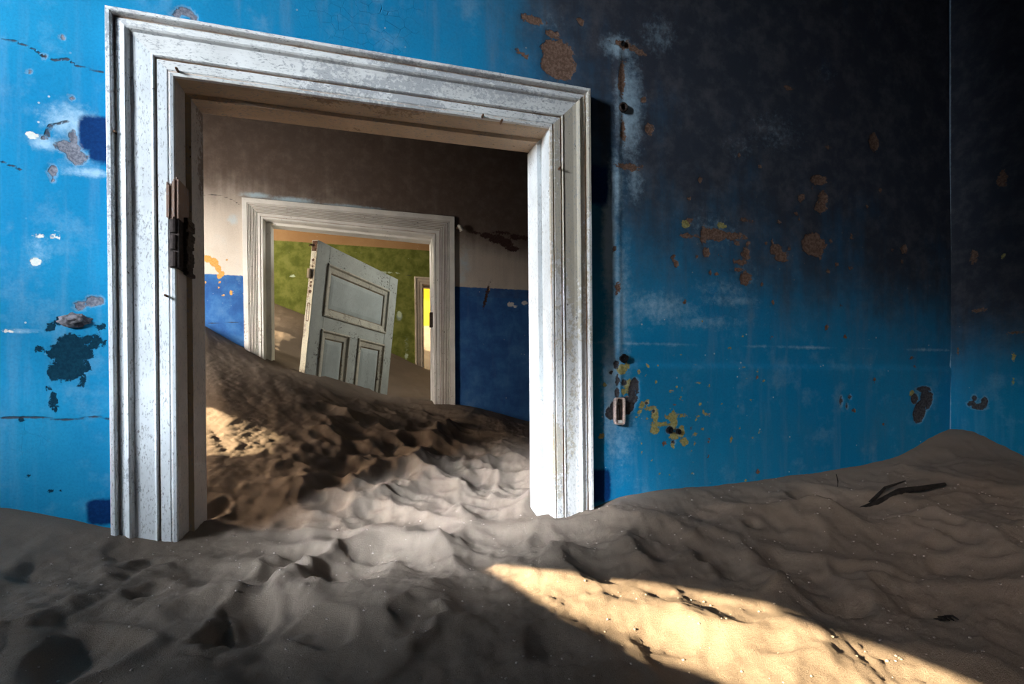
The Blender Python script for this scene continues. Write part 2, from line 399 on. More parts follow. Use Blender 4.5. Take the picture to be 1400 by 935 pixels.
GREY = [(851, 556, 17, 13, 10), (836, 565, 8, 9), (864, 548, 10, 6, 35), (868, 525, 6, 8), (864, 535, 4, 12), (853, 523, 4, 5), (872, 533, 2.5, 6), (843, 498, 4, 6, -10), (844, 520, 2.5, 8), (844, 537, 3, 8), (836, 509, 3, 2.5),
        (916, 588, 5, 5), (928, 590, 3.5, 4), (885, 551, 2, 2), (894, 562, 2, 2), (921, 604, 2.5, 2.5),
        (1257, 563, 8, 16, -18), (1250, 545, 5, 7), (1264, 542, 6, 9, -30), (1262, 532, 9, 4), (1270, 548, 4, 12, -20), (1252, 566, 4, 7), (1150, 548, 2, 6), (1162, 543, 2, 3), (1158, 555, 1.6, 3)]
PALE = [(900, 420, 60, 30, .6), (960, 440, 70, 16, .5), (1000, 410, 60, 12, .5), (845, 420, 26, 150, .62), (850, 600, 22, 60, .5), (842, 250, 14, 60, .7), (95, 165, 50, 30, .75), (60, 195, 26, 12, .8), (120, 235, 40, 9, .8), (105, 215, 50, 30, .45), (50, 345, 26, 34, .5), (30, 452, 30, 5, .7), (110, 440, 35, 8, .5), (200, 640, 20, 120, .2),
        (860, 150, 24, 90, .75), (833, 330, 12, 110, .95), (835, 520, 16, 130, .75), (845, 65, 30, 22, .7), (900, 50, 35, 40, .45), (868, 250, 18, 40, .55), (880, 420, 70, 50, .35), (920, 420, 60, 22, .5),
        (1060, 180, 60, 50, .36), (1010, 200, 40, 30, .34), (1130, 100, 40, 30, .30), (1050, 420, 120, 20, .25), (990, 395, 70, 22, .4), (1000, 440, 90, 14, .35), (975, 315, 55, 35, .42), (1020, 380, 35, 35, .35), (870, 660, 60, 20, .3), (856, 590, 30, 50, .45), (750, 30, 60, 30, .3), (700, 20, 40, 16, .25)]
CRACK = [[(0, 54), (20, 56), (45, 66), (58, 76), (75, 82), (92, 80), (105, 90), (140, 98)], [(0, 572), (40, 570), (90, 574), (130, 570), (152, 573)],
         [(66, 185), (70, 170), (95, 164)], [(66, 170), (60, 184)], [(0, 220), (20, 228), (28, 232)], [(155, 90), (240, 88)]]
CONDUIT = [[(846, 60), (845, 250), (846, 400), (847, 540)], [(851, 70), (850, 250), (849, 330)]]
LEDGE = [[(812, 468.5), (960, 471.5), (1130, 475.5), (1297, 479)]]
def fields1(X, Z):
    A = {}
    A['teal'] = ellipses(X, Z, Y1, TEAL); A['plaster'] = ellipses(X, Z, Y1, PLASTER)
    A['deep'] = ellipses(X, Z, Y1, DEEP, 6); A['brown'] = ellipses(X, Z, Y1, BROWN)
    A['ochre'] = ellipses(X, Z, Y1, OCHRE); A['grey'] = ellipses(X, Z, Y1, GREY); A['white'] = ellipses(X, Z, Y1, WHITES)
    A['pale'] = soft(X, Z, Y1, PALE)
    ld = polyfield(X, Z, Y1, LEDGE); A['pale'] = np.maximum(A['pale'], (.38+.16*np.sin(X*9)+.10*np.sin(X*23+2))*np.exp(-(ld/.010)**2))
    A['crack'] = polyfield(X, Z, Y1, CRACK)
    A['crack'] = np.minimum(A['crack'], polyfield(X, Z, Y1, CONDUIT)*.9+.0035)
    # smoke stain with shade painted in, over the right of the room, ragged lower edge
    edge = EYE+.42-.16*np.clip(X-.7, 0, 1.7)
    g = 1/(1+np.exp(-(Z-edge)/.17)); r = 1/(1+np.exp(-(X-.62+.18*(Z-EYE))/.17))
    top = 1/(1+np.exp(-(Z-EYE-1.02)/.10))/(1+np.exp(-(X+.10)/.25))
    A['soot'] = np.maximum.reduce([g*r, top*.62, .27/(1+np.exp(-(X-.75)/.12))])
    return A
def disp1(X, Z, A):
    def on(f, w=.006): return np.clip((f+w)/(2*w), 0, 1)
    d = .0035*np.maximum.reduce([on(A['plaster']), on(A['grey']), on(A['brown'])*.7, on(A['teal'])*.4])
    cd = polyfield(X, Z, Y1, CONDUIT[:1]); d -= .0035*np.exp(-(cd/.010)**2)
    ld = polyfield(X, Z, Y1, LEDGE); d += .004*np.tanh((Z-EYE-.066)/.006)*np.exp(-((Z-EYE-.066)/.05)**2)*(X > FR1['ORT'][0]-.1)
    d += .006*np.sin(X*3.1+1)*np.sin(Z*2.7)
    return d
M_BLUE = paint_wall('blue_limewash', (.005, .205, .42), (.014, .275, .51),
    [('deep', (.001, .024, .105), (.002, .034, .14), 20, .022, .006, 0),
     ('teal', (.001, .026, .052), (.003, .042, .075), 70, .042, .0012, .9),
     ('plaster', (.12, .125, .16), (.24, .25, .29), 60, .022, .0012, 1.4),
     ('brown', (.13, .075, .052), (.24, .15, .11), 48, .044, .0015, 1.0),
     ('ochre', (.26, .23, .08), (.42, .38, .16), 85, .026, .0012, .5),
     ('white', (.62, .66, .62), (.75, .76, .70), 85, .016, .0012, .5),
     ('grey', (.045, .043, .05), (.10, .095, .10), 70, .016, .0012, 1.4)],
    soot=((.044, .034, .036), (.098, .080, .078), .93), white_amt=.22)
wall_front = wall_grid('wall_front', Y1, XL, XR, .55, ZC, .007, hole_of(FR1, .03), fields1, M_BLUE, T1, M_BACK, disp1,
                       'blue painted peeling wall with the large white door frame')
def bare(X, Z):
    A = {k_: np.full(X.shape, -.12) for k_ in ('teal', 'plaster', 'deep', 'brown', 'ochre', 'grey', 'white')}
    A['pale'] = np.zeros(X.shape); A['crack'] = np.full(X.shape, .2); A['soot'] = np.zeros(X.shape); return A

# right wall: the same blue, turned a quarter
def fields_r(X, Z):                               # X runs along the wall from the corner towards the viewer
    A = bare(X, Z)
    p = lambda px, py: on_x(px, py, XR)
    for key, items in (('grey', [(1332, 544, .010, .012), (1338, 556, .028, .012), (1328, 552, .016, .010), (1346, 549, .012, .018)]),
                       ('brown', [(1370, 245, .018, .03), (1332, 350, .012, .03), (1340, 424, .02, .008), (1388, 455, .02, .005), (1310, 480, .006, .008)]),
                       ('ochre', [(1386, 488, .006, .016), (1385, 520, .004, .016), (1372, 350, .006, .012)])):
        for px, py, a, b in items:
            c = p(px, py); r = np.sqrt(((X-(Y1-c[1]))/a)**2+((Z-c[2])/b)**2)
            A[key] = np.maximum(A[key], (1-r)*min(a, b))
    A['soot'] = 1.1/(1+np.exp(-(Z-EYE-.12)/.14))  # upper part darkened in the colour to paint in the weak light here
    A['pale'] = .9*np.exp(-(X/.006)**2)
    return A
wall_right = wall_grid('wall_right', 0, 0, Y4+1.0, .55, ZC, .02, None, bare, M_BACK, .1, M_BACK, None, 'right wall')
bpy.data.objects.remove(wall_right)
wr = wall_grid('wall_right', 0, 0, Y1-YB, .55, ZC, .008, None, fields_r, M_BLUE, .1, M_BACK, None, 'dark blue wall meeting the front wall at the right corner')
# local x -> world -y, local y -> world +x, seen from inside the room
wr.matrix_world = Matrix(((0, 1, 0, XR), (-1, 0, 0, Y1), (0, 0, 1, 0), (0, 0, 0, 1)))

# ------------------------------------------------------------------ wall two: white over blue
def fields2(X, Z):
    A = bare(X, Z)
    A['ochre'] = ellipses(X, Z, Y2, [(284, 354, 6, 5), (292, 358, 6, 6), (298, 366, 4, 7, 20), (303, 374, 4, 4), (300, 378, 4, 3), (310, 355, 1.5, 1.5), (281, 386, 1.5, 2), (300, 386, 2, 1.5), (316, 400, 2, 3), (305, 404, 2, 1.5), (299, 393, 1.6, 1.6), (668, 396, 1.5, 2)])
    A['grey'] = ellipses(X, Z, Y2, [(650, 318, 6, 2), (665, 322, 9, 4), (680, 327, 12, 6), (692, 332, 9, 6), (704, 324, 7, 4), (700, 340, 9, 4), (716, 325, 7, 3), (686, 318, 12, 2), (665, 405, 2, 16, -15)])
    A['white'] = ellipses(X, Z, Y2, [(698, 416, 5, 3), (717, 414, 4, 3), (704, 419, 3, 2)])
    A['pale'] = soft(X, Z, Y2, [(635, 360, 12, 30, .6), (632, 380, 10, 14, .6), (400, 274, 40, 6, .9), (480, 284, 60, 5, .9), (350, 267, 26, 5, .9), (318, 300, 10, 10, .7), (325, 370, 8, 50, .4), (290, 380, 30, 14, .2)])
    A['crack'] = polyfield(X, Z, Y2, [[(276, 267), (290, 266), (305, 268), (318, 273), (328, 280)], [(285, 442), (330, 440)]])
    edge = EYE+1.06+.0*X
    A['soot'] = np.clip(1/(1+np.exp(-(Z-(EYE+1.12-.12*(X+.9)))/.09)), 0, 1)*1.0  # darker top and right: fall of light painted into the wall colour
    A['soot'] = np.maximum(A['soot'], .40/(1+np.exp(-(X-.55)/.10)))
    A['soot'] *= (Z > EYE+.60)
    return A
M_WALL2 = paint_wall('white_and_blue_limewash', (.6, .55, .5), (.6, .55, .5),
    [('ochre', (.60, .30, .08), (.72, .42, .14), 60, .024, .0015, 1.2), ('grey', (.05, .028, .026), (.08, .045, .04), 70, .045, .002, .6), ('white', (.6, .62, .66), (.7, .7, .72), 60, .03, .002, .4)],
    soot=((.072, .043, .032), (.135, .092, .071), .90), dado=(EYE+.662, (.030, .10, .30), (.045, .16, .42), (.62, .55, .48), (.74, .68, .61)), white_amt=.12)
wall_middle = wall_grid('wall_middle', Y2, XL, XR, .55, ZC, .009, hole_of(FR2, .025), fields2, M_WALL2, T2, M_BACK, None, 'second room wall, white with painted-in shade above a blue dado')
# ------------------------------------------------------------------ wall three: green under a tan band, wall four: yellow
def fields3(X, Z):
    A = bare(X, Z)
    A['white'] = ellipses(X, Z, Y3, [(546, 430, 3, 5), (400, 377, 4, 2), (556, 486, 2, 8), (530, 373, 12, 1)])
    A['crack'] = polyfield(X, Z, Y3, [[(505, 374), (540, 377), (566, 376)]])
    A['pale'] = soft(X, Z, Y3, [(546, 432, 5, 8, .8), (556, 470, 5, 20, .4)])
    return A
M_GREEN = paint_wall('green_limewash', (.1, .2, .02), (.1, .2, .02), [('white', (.45, .55, .40), (.5, .6, .5), 20, .06, .004, .4)], None,
    (EYE+1.53, (.10, .125, .026), (.20, .22, .058), (.34, .20, .10), (.44, .28, .15)), .03)
wall_rear = wall_grid('wall_rear', Y3, XL, XR, .55, 4.2, .02, hole_of(FR3, .02), fields3, M_GREEN, T3, M_BACK, None, 'green wall under a tan band in the third room')
M_YELLOW = paint_wall('yellow_limewash', (.70, .50, .03), (.78, .58, .05), [], None, None, .06)
wall_end = wall_grid('wall_end', Y4, XL, XR, .55, 4.2, .04, None, bare, M_YELLOW, T3, M_BACK, None, 'bright yellow wall seen through the farthest doorway')

# ------------------------------------------------------------------ sand: one drift through all the rooms
PTS = []
def ctl(px, py, Y): PTS.append(on_y(px, py, Y))
for a in ((0, 695), (60, 704), (153, 722), (241, 736), (758, 703), (811, 692), (860, 676), (950, 665), (1050, 655), (1150, 640), (1230, 622), (1270, 600), (1296, 588)): ctl(*a, Y1)
for a in ((277, 444), (305, 460), (332, 475), (372, 497), (592, 553), (622, 553), (655, 558), (723, 576)): ctl(*a, Y2)
for a in ((372, 413), (415, 430), (540, 485), (568, 498), (585, 505)): ctl(*a, Y3)
for a in ((1340, 592), (1400, 606)): PTS.append(on_x(*a, XR))
PTS += [np.array(p)+np.array((0, 0, EYE)) for p in (
    (-.50, .89, -.43), (-.2, 1.2, -.455), (.25, 1.3, -.455), (.2, .75, -.50), (.95, .55, -.47), (.6, 1.0, -.47), (1.2, .9, -.425), (1.7, .8, -.36), (2.1, 1.0, -.30), (1.6, 1.3, -.36), (-2.1, 1.0, -.30), (-2.1, 1.6, -.27), (-2.1, .2, -.35),
    (0, 0, -.55), (1, 0, -.53), (2.3, 0, -.35), (-1.5, -1.5, -.4), (2.3, -1.5, -.45), (0, -1.5, -.6),
    (-.47, 1.75, -.40), (-.50, 2.1, -.27), (-.62, 2.6, -.09), (-.78, 3.0, .09), (-1.5, 2.4, -.10), (-1.55, 1.8, -.28), (-1.5, 2.9, .14), (-2.1, 2.4, -.08), (-1.55, 3.4, .36), (.15, 2.2, -.36), (.2, 2.8, -.24), (.15, 3.25, -.15), (.75, 2.0, -.42), (.9, 2.7, -.34), (2.2, 2.2, -.4), (2.2, 3.4, -.3),
    (-.376, 3.39, .058), (.137, 4.20, -.09), (-.12, 3.8, .0), (-.62, 4.0, .24), (-.75, 4.6, .46), (.45, 4.2, -.11), (.35, 4.9, .03), (2.2, 5, .05), (-1.5, 4.2, .24), (-1.5, 4.8, .42), (-2.1, 4.5, .30), (-1.5, 5.9, 1.05), (2.2, 5.9, .2),
    (.55, 6.4, .22), (.8, 7.5, .55), (.9, 8.9, .98), (-1.4, 8.9, 1.1), (2.2, 8.9, .95), (2.2, 7, .5))]
PTS = np.array(PTS)
def tps_fit(P, reg=2e-4):
    n = len(P); d = np.hypot(P[:, None, 0]-P[None, :, 0], P[:, None, 1]-P[None, :, 1])
    K = np.where(d > 0, d*d*np.log(d+1e-12), 0)+reg*np.eye(n)
    Q = np.c_[np.ones(n), P[:, :2]]
    A = np.block([[K, Q], [Q.T, np.zeros((3, 3))]])
    return np.linalg.solve(A, np.r_[P[:, 2], 0, 0, 0])
TW = tps_fit(PTS)
def base_z(X, Y):
    X = np.asarray(X, float); Y = np.asarray(Y, float); out = TW[-3]+TW[-2]*X+TW[-1]*Y
    for (a, b, _), w in zip(PTS, TW):
        d2 = (X-a)**2+(Y-b)**2+1e-12; out = out+w*.5*d2*np.log(d2)
    return out
def on_base(px, py, tmax=6):
    d = ray(px, py); t = np.linspace(.25, tmax, 700)
    g = EYE+t*d[2]-base_z(t*d[0], t*d[1]); i = np.argmax(g < 0)
    if g[i] >= 0: i = len(t)-1
    tt = t[i]; return np.array([d[0]*tt, d[1]*tt, EYE+d[2]*tt])
xs = np.concatenate([np.linspace(XL, -1.15, 45)[:-1], np.linspace(-1.15, XR, 440)])
ys = np.concatenate([np.linspace(YB, .35, 40)[:-1], np.linspace(.35, 3.7, 420)[:-1], np.linspace(3.7, 6.2, 110)[:-1], np.linspace(6.2, Y4, 60)])
SX, SY = np.meshgrid(xs, ys)
H0 = base_z(SX, SY); REL = np.zeros_like(H0)
def stamp(x, y, a, b, ang, dep, rim=.35):
    ca, sa = math.cos(ang), math.sin(ang); R = 2.2*max(a, b)
    i0, i1 = np.searchsorted(ys, [y-R, y+R]); j0, j1 = np.searchsorted(xs, [x-R, x+R])
    if i1 <= i0 or j1 <= j0: return
    dx = SX[i0:i1, j0:j1]-x; dy = SY[i0:i1, j0:j1]-y
    wx = .28*fbm(dx, dy, 2.2/max(a, .02), 2, int(abs(x*1e4)) % 997)
    u = (dx*ca+dy*sa)/a; v = (-dx*sa+dy*ca)/b; r = np.sqrt(u*u+v*v)*(1+wx)
    # the lip is thrown up unevenly, steeper on one side
    REL[i0:i1, j0:j1] += np.where(r < 1, -dep*(1-r*r), 0)+rim*dep*np.exp(-((r-1.08)/.26)**2)*(1+.35*u/(r+.2))
def stamp_px(px, py, rx, ry, dep, tilt=0.0, rim=.22):
    p = on_base(px, py); D = depth_of(p); hgt = max(.18, EYE-p[2])
    rx *= 1.15; ry *= 1.1; dep *= .72
    a = rx*D/F; b = min(max(ry*D*D/(F*hgt), .5*a), 2.6*a)
    stamp(p[0], p[1], a, b, -YAW+tilt, dep, rim)
def fbm(X, Y, s, oct=4, seed=0):
    r = np.random.default_rng(seed); out = np.zeros_like(X); amp = 1
    for o in range(oct):
        for _ in range(5):
            an = r.uniform(0, 2*math.pi); k_ = s*2**o*r.uniform(.7, 1.3)
            out += amp*np.sin(k_*(X*math.cos(an)+Y*math.sin(an))+r.uniform(0, 6.28))*.35
        amp *= .5
    return out
def trodden(x0, x1, y0, y1, n, size, seed, warp=.03, aniso=.6):
    """overlapping bowls that meet in crests, as left by many feet"""
    r = random.Random(seed)
    WX = SX+warp*fbm(SX, SY, 9, 2, seed); WY = SY+warp*fbm(SX, SY, 9, 2, seed+50)
    Dm = np.full(SX.shape, 1.25)
    for _ in range(n):
        x, y = r.uniform(x0, x1), r.uniform(y0, y1); a = size*r.uniform(.65, 1.5); b = a*r.uniform(aniso, 1.0); an = r.uniform(0, math.pi); lift = r.uniform(0, .35)
        R = 1.4*a+.1
        i0, i1 = np.searchsorted(ys, [y-R, y+R]); j0, j1 = np.searchsorted(xs, [x-R, x+R])
        if i1 <= i0 or j1 <= j0: continue
        dx = WX[i0:i1, j0:j1]-x; dy = WY[i0:i1, j0:j1]-y; ca, sa = math.cos(an), math.sin(an)
        u = (dx*ca+dy*sa)/a; v = (-dx*sa+dy*ca)/b
        Dm[i0:i1, j0:j1] = np.minimum(Dm[i0:i1, j0:j1], lift+(u*u+v*v))
    return np.minimum(Dm, 1.25)-.7
sig = lambda t: 1/(1+np.exp(-t))
TRX = np.interp(SY, [.4, 1.0, 1.6, 2.2, 2.9, 3.4], [.35, .30, .16, .22, .22, .10]); TRW = np.interp(SY, [.4, 1.0, 1.6, 2.2, 3.0, 3.4], [.8, .75, .55, .50, .42, .35])
mtrack = sig((TRW-np.abs(SX-TRX))/.08)*sig((SY-1.12)/.10)*sig((3.6-SY)/.05)
mnear = sig((1.55-SY)/.06)*(1-mtrack)
REL += mtrack*(.050*trodden(-.7, 1.2, 1.0, 3.5, 250, .125, 1, .02)+.014*trodden(-.7, 1.2, 1.0, 3.5, 900, .06, 4))
REL += mnear*sig((SX-.45)/.12)*(.058*trodden(.2, 2.3, .3, 1.6, 80, .20, 2)+.016*trodden(.2, 2.3, .3, 1.6, 200, .11, 12)+.008*trodden(.2, 2.3, .3, 1.6, 420, .075, 5))
REL += mnear*sig((.45-SX)/.12)*(.030*trodden(-1.2, .6, .4, 1.6, 50, .19, 3)+.012*trodden(-1.2, .6, .4, 1.6, 140, .11, 13)+.005*trodden(-1.2, .6, .4, 1.6, 300, .08, 6))
for s in ((490, 762, 42, 26, .040), (378, 778, 26, 22, .032), (338, 842, 34, 40, .036, .3), (566, 850, 30, 26, .032), (300, 860, 18, 44, .030, .4), (185, 772, 22, 14, .022), (205, 802, 24, 14, .022), (100, 885, 55, 40, .045, .5), (440, 862, 44, 16, .026), (575, 752, 30, 16, .022),
          (895, 730, 40, 16, .030), (1100, 770, 36, 34, .040), (1170, 690, 60, 18, .030), (1240, 790, 40, 22, .028), (1285, 720, 22, 34, .030), (985, 745, 30, 22, .026), (655, 658, 22, 16, .032), (562, 590, 34, 14, .030), (478, 600, 24, 14, .026), (465, 632, 26, 22, .028), (620, 620, 34, 12, .024),
          (700, 640, 24, 10, .022), (520, 690, 34, 10, .022), (590, 715, 40, 14, .026), (420, 720, 44, 12, .024), (660, 590, 30, 10, .020), (540, 552, 18, 7, .018), (730, 735, 34, 18, .024), (290, 700, 14, 14, .02), (830, 775, 40, 14, .026), (1330, 770, 30, 22, .026), (760, 890, 60, 26, .026), (900, 860, 40, 16, .020), (1080, 880, 40, 18, .022)):
    stamp_px(*s)
# wind-laid slope in the second room: shallow slip lines
slope = np.exp(-((SX+.70)/.45)**2)*(SY > 1.9)*(SY < 3.6)
REL += slope*.010*np.abs(fbm(SX, SY*.5+SX*1.2, 9, 3, 5))
REL += .006*fbm(SX, SY, 5, 3, 1)+.0028*fbm(SX, SY, 26, 3, 2)*(1-.6*slope)
near = (SY < 3.6)
REL += (.0026*np.abs(fbm(SX, SY, 55, 2, 3))+(.0022+.0028*sig((1.3-SY)/.08))*np.abs(fbm(SX, SY, 130, 2, 8))*sig(fbm(SX, SY, 7, 2, 9)*2.5)+.0009*fbm(SX, SY, 260, 2, 10))*near
# keep the drift at its height where it meets the walls and the frames
for Yw in (Y1, Y2, Y3):
    REL *= 1-.65*np.exp(-((SY-Yw)/.05)**2)
SZ = H0+REL
def sand_z(x, y):
    i = min(max(np.searchsorted(ys, y), 1), len(ys)-1); j = min(max(np.searchsorted(xs, x), 1), len(xs)-1)
    ty = (y-ys[i-1])/(ys[i]-ys[i-1]); tx = (x-xs[j-1])/(xs[j]-xs[j-1])
    return float((SZ[i-1, j-1]*(1-tx)+SZ[i-1, j]*tx)*(1-ty)+(SZ[i, j-1]*(1-tx)+SZ[i, j]*tx)*ty)
def sand_mat():
    k = NT('dune_sand')
    g = k.noise(520, 3, .7); g2 = k.noise(1400, 2, .6); big = k.noise(2.2, 4, .6); mid = k.noise(30, 5, .7)
    col = k.mix(k.step(big, .3, .7), (.205, .158, .122), (.25, .195, .152))
    col = k.mix(k.math('MULTIPLY', k.step(g, .50, .72), .55), col, (.10, .072, .054))
    col = k.mix(k.math('MULTIPLY', k.step(g2, .58, .72), .6), col, (.46, .40, .33))
    h = k.math('ADD', k.math('MULTIPLY', g, .7), k.math('MULTIPLY', g2, .3))
    n1 = k.bump(k.math('ADD', mid, k.math('MULTIPLY', k.noise(110, 5, .75), .8)), .4, .007)
    return k.done(col, .95, k.bump(h, 1.0, .0035, n1))
M_SAND = sand_mat()
ny, nx = SX.shape
idx = np.arange(nx*ny).reshape(ny, nx)
q = np.stack([idx[:-1, :-1], idx[:-1, 1:], idx[1:, 1:], idx[1:, :-1]], -1).reshape(-1, 4)
me = bpy.data.meshes.new('sand_drift')
me.vertices.add(nx*ny); me.vertices.foreach_set('co', np.stack([SX.ravel(), SY.ravel(), SZ.ravel()], 1).astype(np.float32).ravel())
me.loops.add(q.size); me.loops.foreach_set('vertex_index', q.astype(np.int32).ravel())
me.polygons.add(len(q)); me.polygons.foreach_set('loop_start', np.arange(0, q.size, 4, dtype=np.int32))
me.update(); me.polygons.foreach_set('use_smooth', [True]*len(q)); me.materials.append(M_SAND)
sand = bpy.data.objects.new('sand_drift', me); C.objects.link(sand)
tag(sand, 'drifted brown sand trodden into hollows, filling the rooms to half door height', 'sand', kind='stuff')

# ------------------------------------------------------------------ rest of the shell
def cut_wall_x(name, X, y0, y1, z0, z1, holes, mat, thick, label):
    """a wall across x with openings of any outline, with real thickness"""
    bm = bmesh.new()
    loops = [[(y0, z0), (y1, z0), (y1, z1), (y0, z1)]]+holes
    edges = []
    for lp in loops:
        vs = [bm.verts.new((X, a, b)) for a, b in lp]
        edges += [bm.edges.new((vs[i], vs[(i+1) % len(vs)])) for i in range(len(vs))]
    bmesh.ops.triangle_fill(bm, use_beauty=True, use_dissolve=False, edges=edges)
    g = bmesh.ops.extrude_face_region(bm, geom=bm.faces[:])
    for v in g['geom']:
        if isinstance(v, bmesh.types.BMVert): v.co.x -= thick
    o = bm_obj(name, bm, mat); tag(o, label, 'wall', kind='structure'); return o
def back_to_wall(px_list, X, tmax=6):
    out = []
    for px, py in px_list:
        p = on_base(px, py, tmax); t = (p[0]-X)/SUN_DIR.x
        out.append((p[1]-SUN_DIR.y*t, p[2]-SUN_DIR.z*t))
    return out
PATCH1 = [(612, 756), (760, 776), (900, 792), (1050, 818), (1140, 852), (1240, 888), (1360, 934), (1450, 980), (1090, 985), (965, 925), (880, 900), (820, 862), (760, 832), (690, 800)]
PATCH2 = [(268, 560), (330, 562), (380, 580), (415, 602), (400, 622), (350, 632), (300, 630), (262, 622)]
THK = .05
h1 = back_to_wall(PATCH1, XL); h2 = back_to_wall(PATCH2, XL); h3 = [(3.62, EYE+.67), (4.20, EYE+.82), (4.24, EYE+.97), (3.62, EYE+.82)]  # openings follow the sun patches, shaped to let just that sunlight in
h4 = [(6.4, EYE+1.45), (8.4, EYE+1.45), (8.4, EYE+2.5), (6.4, EYE+2.5)]
WIN1 = [(.20, EYE+.64), (.72, EYE+.64), (.72, EYE+1.88), (.20, EYE+1.88)]
HOLES = [h1, h2, h3, h4, WIN1]
wall_left = cut_wall_x('wall_left', XL, YB, Y4+.1, .3, 4.2, HOLES, M_BACK, THK, 'outer left wall with a window and openings cut to shape the sunlight')
wall_right_far = cut_wall_x('wall_right_far', XR+.06, Y1, Y4+.1, .3, 4.2, [], M_BACK, .05, 'outer right wall of the rooms beyond')
bm = bmesh.new(); add_box(bm, (-6.6, -.75, EYE+2.02), (-6.5, -.08, EYE+3.5)); o = bm_obj('sun_blocker', bm, M_BACK); tag(o, 'unseen slab added outside the left window to block the sun', 'blocker', kind='structure')  # unseen slab, added only to keep the sun out of the window
bm = bmesh.new(); add_box(bm, (XL, YB-.1, .3), (XR+.1, YB, ZC)); wb = bm_obj('wall_back', bm, M_BACK); tag(wb, 'plain wall behind the viewer', 'wall', kind='structure')
bm = bmesh.new(); add_box(bm, (XL-.05, YB-.1, ZC), (XR+.1, Y2+T2, ZC+.1)); o = bm_obj('ceiling', bm, M_CEIL); tag(o, 'plain plaster ceiling of the two front rooms', 'ceiling', kind='structure')
bm = bmesh.new(); add_box(bm, (XL-.05, Y2, 4.2), (XR+.1, Y4+.2, 4.3)); add_box(bm, (XL-.05, Y2+T2-.03, ZC), (XR+.1, Y2+T2, 4.2)); o = bm_obj('ceiling_far', bm, M_CEIL); tag(o, 'plain plaster ceiling of the two far rooms', 'ceiling', kind='structure')
bm = bmesh.new(); add_box(bm, (XL-.05, YB-.1, -.1), (XR+.1, Y4+.2, 0)); o = bm_obj('floor', bm, M_FLOOR); tag(o, 'boarded floor buried under the sand', 'floor', kind='structure')

# ------------------------------------------------------------------ door frames
def set_groove(o, vals):
    at = o.data.attributes.new('groove', 'FLOAT', 'POINT'); at.data.foreach_set('value', np.array(vals, np.float32))
def casing_piece(name, i0, o0, i1, o1, prof, mat, parent, seg=40, wob=.0008):
    """i/o: inner and outer ends; prof: (t from inner 0 to outer 1, projection, groove)"""
    V, G, Fc = [], [], []
    full = [(prof[0][0], 0.0, 0)]+list(prof)+[(prof[-1][0], 0.0, 0)]
    n = len(full)
    for s in range(seg+1):
        f = s/seg
        a = i0+(i1-i0)*f; b = o0+(o1-o0)*f
        for (t, p, g) in full:
            w = wob*mnoise.noise(Vector((t*9, f*22, p*40+len(name))))
            q = a+(b-a)*t; V.append((q[0], q[1]-p-w*(p > 0), q[2])); G.append(g)
    for s in range(seg):
        for k_ in range(n-1):
            a = s*n+k_; Fc.append((a, a+1, a+n+1, a+n))
    Fc.append(tuple(range(n))); Fc.append(tuple(range(seg*n, seg*n+n))[::-1])
    bm = bmesh.new(); vs = [bm.verts.new(v) for v in V]
    for f_ in Fc: bm.faces.new([vs[i] for i in f_])
    o = bm_obj(name, bm, mat, parent); set_groove(o, G); return o
def flat(p): # widen a profile of (t, proj, groove)
    return p
PROF1 = [(0, .016, .2), (.010, .021, .55), (.06, .023, 0), (.075, .020, .7), (.095, .020, .5), (.11, .022, 0), (.26, .022, 0), (.268, .015, 1.0), (.290, .012, 1.0), (.298, .024, .3), (.315, .027, 0), (.335, .025, .35),
         (.35, .024, 0), (.58, .024, 0), (.60, .0245, .25), (.66, .026, .15), (.69, .034, .1), (.72, .037, 0), (.77, .034, .15), (.80, .030, .3), (.84, .029, .15), (.855, .030, 0), (.865, .024, .75), (.90, .024, .65), (.915, .038, .1), (.93, .041, 0), (.985, .041, .1), (1.0, .038, .55)]
PROF2 = [(0, .012, .2), (.02, .018, .1), (.10, .018, 0), (.112, .013, .8), (.13, .013, .6), (.145, .019, 0), (.27, .019, 0)]
for r_ in range(6):
    t0 = .285+r_*.077
    PROF2 += [(t0-.006, .018, 0), (t0-.001, .008, 1.2), (t0+.017, .008, 1.2), (t0+.022, .018, 0), (t0+.034, .023, 0), (t0+.054, .023, 0)]
PROF2 += [(.75, .014, .6), (.765, .024, .1), (.985, .024, .05), (1.0, .020, .5)]
PROF3 = [(0, .012, .3), (.05, .02, 0), (.3, .02, 0), (.32, .015, .8), (.36, .015, .6), (.38, .022, 0), (.7, .026, 0), (.73, .02, .6), (.78, .03, 0), (.98, .03, .1), (1, .026, .5)]
